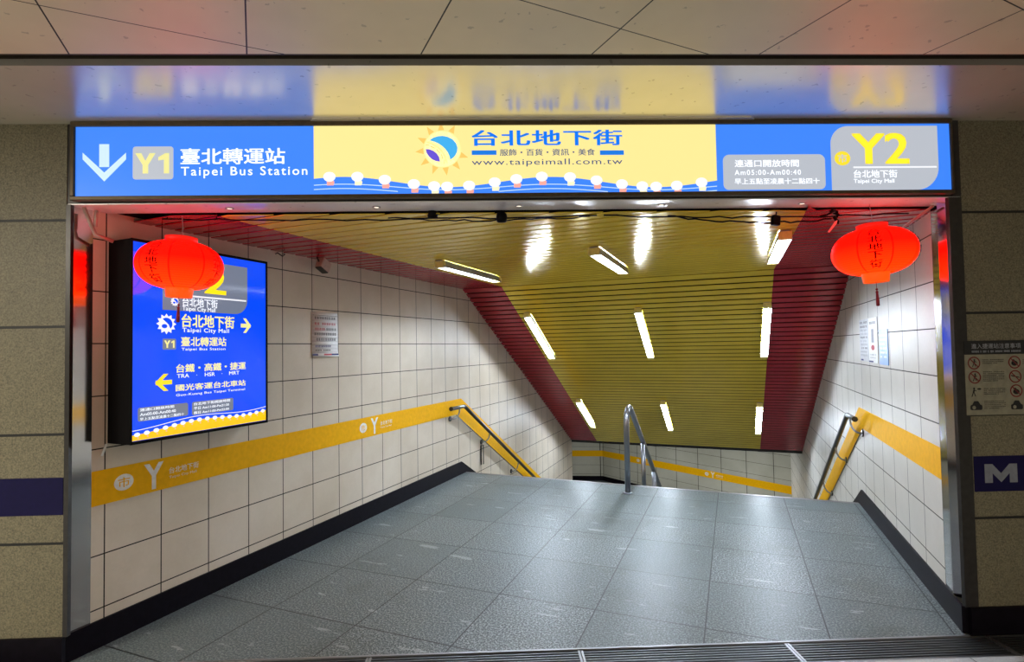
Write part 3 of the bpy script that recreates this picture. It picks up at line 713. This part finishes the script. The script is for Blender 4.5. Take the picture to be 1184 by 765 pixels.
handrail('dark tubular handrail with steel brackets descending along the left wall', PL+.09, PL, 5.90, 6.27, mk(6.03, .747), -1)
handrail('dark tubular handrail with steel brackets descending along the right wall', PRW-.09, PRW, 6.05, 6.44, mk(6.19, .735), 1)
# strap hanging off the left rail
sp = MB().box(PL+.012, PL+.016, 6.885, 6.915, .0, .268).box(PL+.026, PL+.030, 6.93, 6.955, .0, .268).tube([(PL+.014, 6.90, .264), (PL+.02, 6.92, .274), (PL+.028, 6.94, .264)], .004, 8)
single('strap', sp, M['blackp'], 'short black strap hanging from a bracket of the left handrail', 'strap', (PL+.02, 6.91, .0), True)
# centre railing
PC = -1.115
T = Thing('stair_railing', 'free standing stainless steel railing at the middle of the stair head', 'railing', (PC, 6.065, 0), True)
pts = [(PC, 6.065, .012), (PC, 6.065, .74)]
ks = math.tan(math.radians(31.3)); r_ = .20; a_end = math.radians(121.3)
cu, cz = 6.065+r_*.92, .74
for i in range(1, 13):
    a = a_end*i/12; pts.append((PC, cu-r_*.92*math.cos(a), cz+r_*.92*math.sin(a)))
lu, lz = pts[-1][1], pts[-1][2]
ue = UC+4.75; pts.append((PC, ue, lz-ks*(ue-lu)))
rl = T.part('rail', MB().tube(pts, .031, 18), M['tube'])
T.part('base_flange', MB().lathe([(.052, .0), (.052, .008), (.033, .014)], (PC, 6.065, .0005), 24, cap=True), M['tube'])
for up in (7.2, 8.13, 9.1, 10.1, 11.0):
    n_ = int((up-UC)/run); zst = -(n_+1)*rise if up < UC+4.9 else ZL
    T.part('post', MB().tube([(PC, up, zst+.001), (PC, up, lz-ks*(up-lu)-.02)], .030, 16), M['tube'])
    T.part('base_flange', MB().lathe([(.052, .0), (.052, .008), (.033, .014)], (PC, up, zst+.0005), 24, cap=True), M['tube'])

# ================================================================== NOTICES AND POSTERS
def strokes(mb, fn, a0, a1, b0, b1, m, n, dens=.9):        # illegible small print: rows of tiny strokes
    w = (a1-a0)/n
    for i in range(n):
        if random.random() > dens: continue
        x0, x1 = a0+w*(i+.08), a0+w*(i+.92); h = b1-b0
        for j in range(3):
            y = b0+h*(.1+.32*j); mb.quad([fn(x0, y), fn(x1, y), fn(x1, y+h*.15), fn(x0, y+h*.15)], m)
        xm = x0+(x1-x0)*random.choice((.2, .45, .7)); mb.quad([fn(xm, b0), fn(xm+w*.14, b0), fn(xm+w*.14, b1), fn(xm, b1)], m)
u0, u1, z0, z1 = 3.625, 3.952, 1.572, 1.958
sheet = MB(); NN = 12
curl = lambda f: .004+.016*max(0, .22-f)**2/.05+.004*math.sin(f*PI)
for i in range(NN):
    f0, f1 = i/NN, (i+1)/NN
    sheet.quad([(PL+curl(f0), u0, z0+(z1-z0)*f0), (PL+curl(f0), u1, z0+(z1-z0)*f0), (PL+curl(f1), u1, z0+(z1-z0)*f1), (PL+curl(f1), u0, z0+(z1-z0)*f1)], 0, True)
T = Thing('wall_notice', 'white paper notice with rows of print pasted on the left wall tiles', 'notice', (PL, (u0+u1)/2, z0), True)
so = T.part('sheet', sheet, M['paper']); md = so.modifiers.new('thick', 'SOLIDIFY'); md.thickness = .0015; md.offset = -1
fn = lambda a, b: (PL+curl((b-z0)/(z1-z0))+.0016, a, b)
pm_ = MB(); w = u1-u0; h = z1-z0
def row(f0, f1, a, b, m, n): strokes(pm_, fn, u0+w*a, u0+w*b, z0+h*f0, z0+h*f1, m, n)
pm_.quad([fn(u0+w*.02, z0+h*.925), fn(u1-w*.02, z0+h*.925), fn(u1-w*.02, z0+h*.932), fn(u0+w*.02, z0+h*.932)], 0)
row(.84, .90, .1, .9, 0, 9); row(.71, .77, .1, .9, 1, 9); row(.59, .65, .1, .5, 1, 5); row(.59, .65, .52, .92, 0, 5); row(.48, .54, .08, .92, 0, 10); row(.36, .42, .15, .9, 0, 9)
row(.21, .26, .12, .72, 2, 9); row(.13, .165, .12, .7, 3, 12)
for a, b, m in ((0, .2, 2), (.42, .72, 1), (.72, 1, 2)): pm_.quad([fn(u0+w*a, z0+h*.03), fn(u0+w*b, z0+h*.03), fn(u0+w*b, z0+h*.065), fn(u0+w*a, z0+h*.065)], m)
T.part('print', pm_, [M['ink'], M['inkr'], M['inkb'], M['ink']])
# right wall sheets
def rsheet(label, name, u0, u1, z0, z1, mat, draw):
    T = Thing(name, label, 'notice', (PRW, (u0+u1)/2, z0), True, None)
    bevel(T.part('sheet', MB().box(PRW-.006, PRW-.001, u0, u1, z0, z1), mat), .001)
    f = lambda a, b: (PRW-.0068, u1-(u1-u0)*a, z0+(z1-z0)*b); mb = MB(); draw(mb, f)
    T.part('print', mb, [M['ink'], M['inkr'], M['inkb'], M['inkg'], M['whitep']])
def dr1(mb, f):
    strokes(mb, f, .08, .92, .90, .95, 0, 8)
    for k in range(9): strokes(mb, f, .1, .9, .80-k*.085, .85-k*.085, 3 if k % 3 else 0, 10)
    mb.quad([f(.1, .015), f(.4, .015), f(.4, .05), f(.1, .05)], 2)
def dr2(mb, f):
    strokes(mb, f, .15, .85, .86, .92, 0, 7)
    mb.poly([(.35, .45), (.65, .45), (.62, .75), (.38, .75)], f, 3); mb.poly(disc(.5, .34, .2, .06, 14), f, 1)
    strokes(mb, f, .15, .85, .16, .20, 3, 10); strokes(mb, f, .15, .85, .10, .13, 3, 10); mb.quad([f(0, .01), f(.5, .01), f(.5, .045), f(0, .045)], 2)
def dr3(mb, f):
    for k in range(6): strokes(mb, f, .15, .85, .80-k*.12, .85-k*.12, 4, 7, .8)
rsheet('grey printed notice sheet on the right wall, farthest from the mirror jamb', 'wall_notice', 5.80, 6.16, 1.44, 1.832, M['greysheet'], dr1)
rsheet('white notice with a reddish picture, between grey sheet and blue card', 'wall_notice', 5.47, 5.795, 1.435, 1.833, M['paper'], dr2)
rsheet('small blue card on the right wall, nearest to the mirror jamb', 'wall_card', 5.14, 5.42, 1.43, 1.722, M['bluecard'], dr3)
# rules notice on the dark front wall
NY = FY-.006
x0, zt_ = FAC(1114.5, 394, NY); _, zh = FAC(1114.5, 410, NY); _, zbn = FAC(1118, 480, NY); x1 = x0+.62
T = Thing('rules_notice', 'station rules notice with black heading and prohibition icons on front wall', 'notice', (x0+.31, FY, zbn))
T.part('board', MB().box(x0, x1, NY, FY-.0005, zbn, zh), M['beigeb'])
hd = T.part('heading', MB().box(x0, x1, NY-.001, FY-.0005, zh, zt_), M['blackb'], label='black heading strip')
fn = lambda a, b: (a, NY-.002, b)
s8 = lambda x, y: FAC(1110+x/8.05, 390+y/8.05, NY)
T.part('lettering', MB().text('進入捷運站注意事項', fn, s8(104, 100)[0], s8(104, 100)[0]+.285, s8(104, 106)[1], s8(104, 58)[1], 0, 0), M['inkg'], hd)
mb = MB(); strokes(mb, fn, s8(104, 100)[0], s8(104, 100)[0]+.285, s8(104, 142)[1], s8(104, 122)[1], 0, 40, .92)
T.part('print', mb, M['inkg'], hd)
fn = lambda a, b: (a, NY-.001, b); rr_ = 7.4*.0046
def person(mb, cx_, cz_, s, run_=True):
    mb.poly(disc(cx_+.1*s, cz_+.62*s, .17*s, n=12), fn2, 0)
    mb.poly([(cx_-.15*s, cz_-.1*s), (cx_+.12*s, cz_-.1*s), (cx_+.25*s, cz_+.42*s), (cx_-.05*s, cz_+.42*s)], fn2, 0)
    mb.poly([(cx_-.15*s, cz_-.1*s), (cx_+.0*s, cz_-.1*s), (cx_-.25*s, cz_-.8*s), (cx_-.42*s, cz_-.8*s)], fn2, 0)
    mb.poly([(cx_+.0*s, cz_-.1*s), (cx_+.14*s, cz_-.1*s), (cx_+.4*s, cz_-.72*s), (cx_+.25*s, cz_-.75*s)], fn2, 0)
    mb.poly([(cx_+.1*s, cz_+.3*s), (cx_+.2*s, cz_+.4*s), (cx_+.55*s, cz_+.2*s), (cx_+.5*s, cz_+.1*s)], fn2, 0)
fn2 = lambda a, b: (a, NY-.0016, b)
for (x, y, kind) in ((128, 238, 'p'), (135, 370, 'p'), (125, 508, 'w'), (150, 632, 'c'), (505, 230, 'b'), (512, 362, 'l'), (522, 495, 'b'), (528, 625, 'c')):
    cx_, cz_ = s8(x, y); mb = MB()
    if kind == 'p': person(mb, cx_, cz_, rr_*.8)
    elif kind == 'w':
        person(mb, cx_, cz_, rr_*.95); mb.poly(disc(cx_+rr_*.95, cz_+rr_*.5, rr_*.35, rr_*.14, 12), fn2, 0)
    elif kind == 'b': mb.poly(disc(cx_, cz_-rr_*.15, rr_*.55, rr_*.42, 14), fn2, 0); mb.poly(disc(cx_-rr_*.2, cz_+rr_*.3, rr_*.25, rr_*.2, 10), fn2, 0)
    elif kind == 'l': mb.poly([(cx_-rr_*.7, cz_+.1*rr_), (cx_+rr_*.7, cz_-.25*rr_), (cx_+rr_*.7, cz_-.1*rr_), (cx_-rr_*.7, cz_+.25*rr_)], fn2, 0)
    else:
        mb.poly(rrect(cx_-rr_*1.0, cx_+rr_*1.0, cz_-rr_*.75, cz_+rr_*.1, rr_*.25), fn2, 0); mb.poly([(cx_-rr_*.7, cz_+rr_*.1), (cx_+rr_*.7, cz_+rr_*.1), (cx_+rr_*.35, cz_+rr_*.7), (cx_-rr_*.35, cz_+rr_*.7)], fn2, 0)
        mb.poly(disc(cx_-.4*rr_, cz_-.35*rr_, .3*rr_, n=12), lambda a, b: (a, NY-.0022, b), 2)
    if kind in 'pbl':
        ring(mb, cx_, cz_, rr_*.86, rr_*1.06, fn2, 1)
        d_ = rr_*.7; mb.poly([(cx_-d_-.002, cz_+d_-.002), (cx_+d_-.002, cz_-d_-.002), (cx_+d_+.002, cz_-d_+.002), (cx_-d_+.002, cz_+d_+.002)], lambda a, b: (a, NY-.0024, b), 1)
    T.part('icon', mb, [M['blackb'], M['redring'], M['beigeb']])
mb = MB()
for x, y, n in ((205, 200, 3), (212, 312, 6), (220, 468, 4), (225, 585, 5), (580, 200, 3), (590, 340, 3), (600, 470, 3), (610, 590, 4)):
    for k in range(n):
        a, b = s8(x, y+k*17+12); c, d = s8(x+200-(60 if k == n-1 else 0), y+k*17)
        strokes(mb, fn, a, c, b, d, 0, 14, .95)
T.part('print', mb, M['ink'])

# ================================================================== DRAIN GRATES
GW = 1.12
gb = MB().box(.014, GW-.014, 0, .0085, -.030, -.002)
gf = MB().box(.002, .014, -.1, .098, -.034, 0).box(GW-.014, GW-.002, -.1, .098, -.034, 0).box(.014, GW-.014, -.1, -.088, -.034, 0).box(.014, GW-.014, .091, .098, -.034, 0)
GL = ['below the left lantern', 'second from the left end of the threshold', 'in the middle of the threshold', 'right of the threshold middle', 'at the right end below the rules notice']
g0 = None
for k in range(5):
    org = (-1.81+GW*k, 2.853, -.001); lab = 'metal floor drain grate of long bars, '+GL[k]
    if g0 is None:
        T = Thing('drain_grate', lab, 'drain grate', org, False, 'drain grates across the threshold', None, True)
        T.part('frame', gf, M['alu'], label='pale metal edge frame'); b0 = T.part('bar', gb, M['barm']); b0.location.y = -.083; g0 = T.o
        for j in range(1, 8):
            bb = b0.copy(); COL.objects.link(bb); bb.parent = T.o; bb.location.y = -.083+.0222*j
    else: copy_thing(g0, org, False, lab)

# ================================================================== CABLES AND SMALL FITTINGS UNDER THE SIGN
def sag(x0, x1, z0, z1, y, drop, n=24, wob=.006, seed=1):
    r = random.Random(seed); return [(x0+(x1-x0)*i/n, y+r.uniform(-wob, wob)*.5, z0+(z1-z0)*i/n-drop*4*(i/n)*(1-i/n)+r.uniform(-wob, wob)*(0 < i < n)) for i in range(n+1)]
CY = 3.196
single('cable', MB().tube(sag(-1.92, .62, 2.403, 2.402, CY, .014, seed=3), .0045, 6).tube(sag(-.62, .58, 2.400, 2.399, CY+.012, .02, seed=5), .004, 6), M['blackp'], 'thin black cables running under the sign from the left lantern to mid opening', 'cable', (-.6, CY, 2.4))
single('cable', MB().tube(sag(.66, 2.52, 2.402, 2.395, CY, .018, seed=8), .0045, 6).tube(sag(1.05, 2.05, 2.398, 2.370, CY+.014, .03, seed=9), .005, 6), M['blackp'], 'thin black cables running under the sign towards the right lantern', 'cable', (1.6, CY, 2.4))
def knob(label, px, py, group=None):
    x, z = FAC(px, py, CY-.006)
    T = Thing('clip_lamp', label, 'fitting', (x, CY-.006, z+.02), False, 'small black fittings on the cables', (.3, 0, 0), True)
    T.o.scale = (1.5, 1.5, 1.5); T.o.location.z -= .022
    T.part('head', MB().lathe([(.006, .018), (.018, .012), (.022, -.004), (.02, -.022), (.014, -.026)], n=16, cap=True), M['blackp'])
    T.part('stem', MB().tube([(0, 0, .016), (0, .004, .03)], .004, 6), M['blackp'])
knob('small round black fitting on the cable, left of the ceiling light streaks', 500, 244)
knob('small round black fitting on the cable, right of its twin', 580, 249)
x, z = FAC(897, 255, CY-.004)
T = Thing('adapter', 'small black box hanging from the cable above the right tube light', 'fitting', (x, CY-.004, z+.004), False, None, (0, .1, .2), True); T.o.scale = (1.4, 1.2, 1.5)
bevel(T.part('body', MB().box(-.018, .018, -.012, .012, -.022, .018), M['blackp']), .004); T.part('hook', MB().tube([(0, 0, .018), (.002, 0, .05), (-.012, 0, .062)], .003, 6), M['blackp'])
x, z = FAC(962, 246, CY-.01)
T = Thing('cable_bundle', 'tangled black cable bundle with pink tape near the right lantern', 'cable', (x, CY-.01, z), False, None, None, True)
T.o.scale = (1.35, 1.2, 1.25)
r = random.Random(4); pts = [(-.004, 0, .052)]
for i in range(14): pts.append((r.uniform(-.022, .028), r.uniform(-.014, .010), .045-.0075*i+r.uniform(-.01, .01)))
T.part('coil', MB().tube(pts, .0075, 8), M['blackp'])
T.part('loose_end', MB().tube([(.01, -.01, .01), (-.03, -.012, -.012), (-.06, -.008, -.018)], .005, 6), M['blackp'])
T.part('tape', MB().prism([(-.03, -.095), (-.022, -.098), (.012, -.055), (.016, -.038), (.004, -.045)], lambda a, b, t: (a, t, b), -.014, -.011), M['pink'], label='strip of pink tape')
for px, py, lab in ((193, 246, 'small black hook clip above the left lantern'), (250, 247, 'thin black clip hanging right of the left lantern')):
    x, z = FAC(px, py, CY-.004)
    single('hook_clip', MB().box(-.010 if px < 200 else -.003, .022 if px < 200 else .003, -.006, .006, -.014, .012).tube([(0, 0, -.01), (.003, 0, -.03), (-.008, 0, -.036)], .003, 6), M['blackp'], lab, 'fitting', (x, CY-.004, z), False, None, None, True)
# little recessed spots in the bright strip under the sign
for k, (px, lab) in enumerate(((265, 'tiny downlight in the strip under the sign, nearest the left lantern'), (435, 'tiny downlight in the strip under the sign, second from the left lantern'), (600, 'tiny downlight in the strip under the middle of the sign'), (765, 'tiny downlight in the strip under the sign, second from the right lantern'), (928, 'tiny downlight in the strip under the sign, nearest the right lantern'))):
    x = FAC(px, 236, 3.07)[0]
    if k == 0:
        T = Thing('downlight', lab, 'downlight', (x, 3.075, 2.4308), False, 'tiny downlights under the sign', None, True)
        T.part('rim', MB().lathe([(.021, 0), (.023, -.003), (.015, -.004), (.013, -.001)], n=20), M['alu']); T.part('lens', MB().lathe([(.0135, -.0005), (.0135, -.0025)], n=20, cap=True), M['led']); d0 = T.o
    else: copy_thing(d0, (x, 3.075, 2.4308), False, lab)
# conduits in the two upper corners
def PF(x, y, Y): a, b = FAC(x, y, Y); return (a, Y, b)
cd = MB().tube([PF(97, 240, 3.0), PF(110, 271, 3.03), PF(131, 279, 3.09)], .011, 10).tube([PF(111.5, 243, 3.03), PF(110.5, 262, 3.03)], .009, 8)
single('conduit', cd, M['pipe'], 'bent metal conduit in the upper left corner above the screen', 'conduit', PF(110, 271, 3.03))
cd = MB().tube([PF(1079, 238, 3.10), PF(1044, 263, 3.28)], .008, 8)
single('conduit', cd, M['pipe'], 'straight thin metal rod in the upper right corner beside the lantern', 'conduit', PF(1060, 250, 3.15))
# small box spotlight and a wire clip high on the left wall
cu_, cz_ = SIDE(373, 305, PL+.10)
T = Thing('spotlight', 'small beige box spotlight on a bracket high on the left wall', 'spotlight', (PL, cu_, cz_), True)
T.part('bracket', MB().tube([(PL+.001, cu_-.03, cz_+.075), (PL+.06, cu_-.035, cz_+.07), (PL+.09, cu_-.04, cz_+.03), (PL+.10, cu_-.03, cz_)], .007, 8).tube([(PL+.0005, cu_-.03, cz_+.075), (PL+.010, cu_-.03, cz_+.075)], .022, 12), M['gunmetal'])
ca, sa = math.cos(.45), math.sin(.45)
rot_ = lambda a, b, t: (PL+.10+t, cu_+.01+a*ca+b*sa, cz_-.01-a*sa+b*ca)
bevel(T.part('body', MB().prism([(-.055, -.045), (.055, -.045), (.055, .045), (-.055, .045)], rot_, -.035, .035), M['beigebox']), .008)
T.part('rim', MB().prism([(-.048, -.053), (.048, -.053), (.048, -.045), (-.048, -.045)], rot_, -.03, .03), M['gunmetal'])
cu_, cz_ = SIDE(322, 293, PL+.03)
single('hook_clip', MB().tube([(PL+.001, cu_, cz_), (PL+.03, cu_-.01, cz_+.005), (PL+.05, cu_+.02, cz_-.02), (PL+.045, cu_+.05, cz_), (PL+.02, cu_+.06, cz_+.01)], .005, 8), M['gunmetal'], 'small wire clip on the left wall between the screen and the box spotlight', 'fitting', (PL, cu_, cz_), True)

# ================================================================== LIGHT
wd = bpy.data.worlds.new('world'); SC.world = wd; wd.use_nodes = True
wd.node_tree.nodes['Background'].inputs[0].default_value = (.5, .5, .5, 1); wd.node_tree.nodes['Background'].inputs[1].default_value = .45
def area(name, loc, sx, sy, pw, col=(1, .93, .80)):
    l = bpy.data.lights.new(name, 'AREA'); l.shape = 'RECTANGLE'; l.size = sx; l.size_y = sy; l.energy = pw; l.color = col
    o = bpy.data.objects.new(name, l); COL.objects.link(o); o.location = loc
for k, (x, y) in enumerate(((-4.2, .4), (-4.2, -2.2), (-5.6, -1.0), (4.2, -2.6))): area('concourse_fill', (x, y, ZH-.02), 1.2, .3, (120, 120, 110, 120)[k])  # unseen fill lights, added to brighten the front wall and hall ceiling
for k, (p_, u_) in enumerate(((-3.4, 14.0), (-.8, 13.0))):
    q = c2w(p_, u_, ZEND+.05); area('lower_passage_light', q, 1.2, .3, 60, (.95, .98, 1))

SC.view_settings.view_transform = 'Standard'; SC.view_settings.look = 'None'; SC.view_settings.gamma = 1; SC.view_settings.exposure = 0
SC.view_settings.use_curve_mapping = False
SC.cycles.use_denoising = True
SC.cycles.max_bounces = 8; SC.cycles.diffuse_bounces = 5; SC.cycles.glossy_bounces = 5; SC.cycles.sample_clamp_indirect = 6
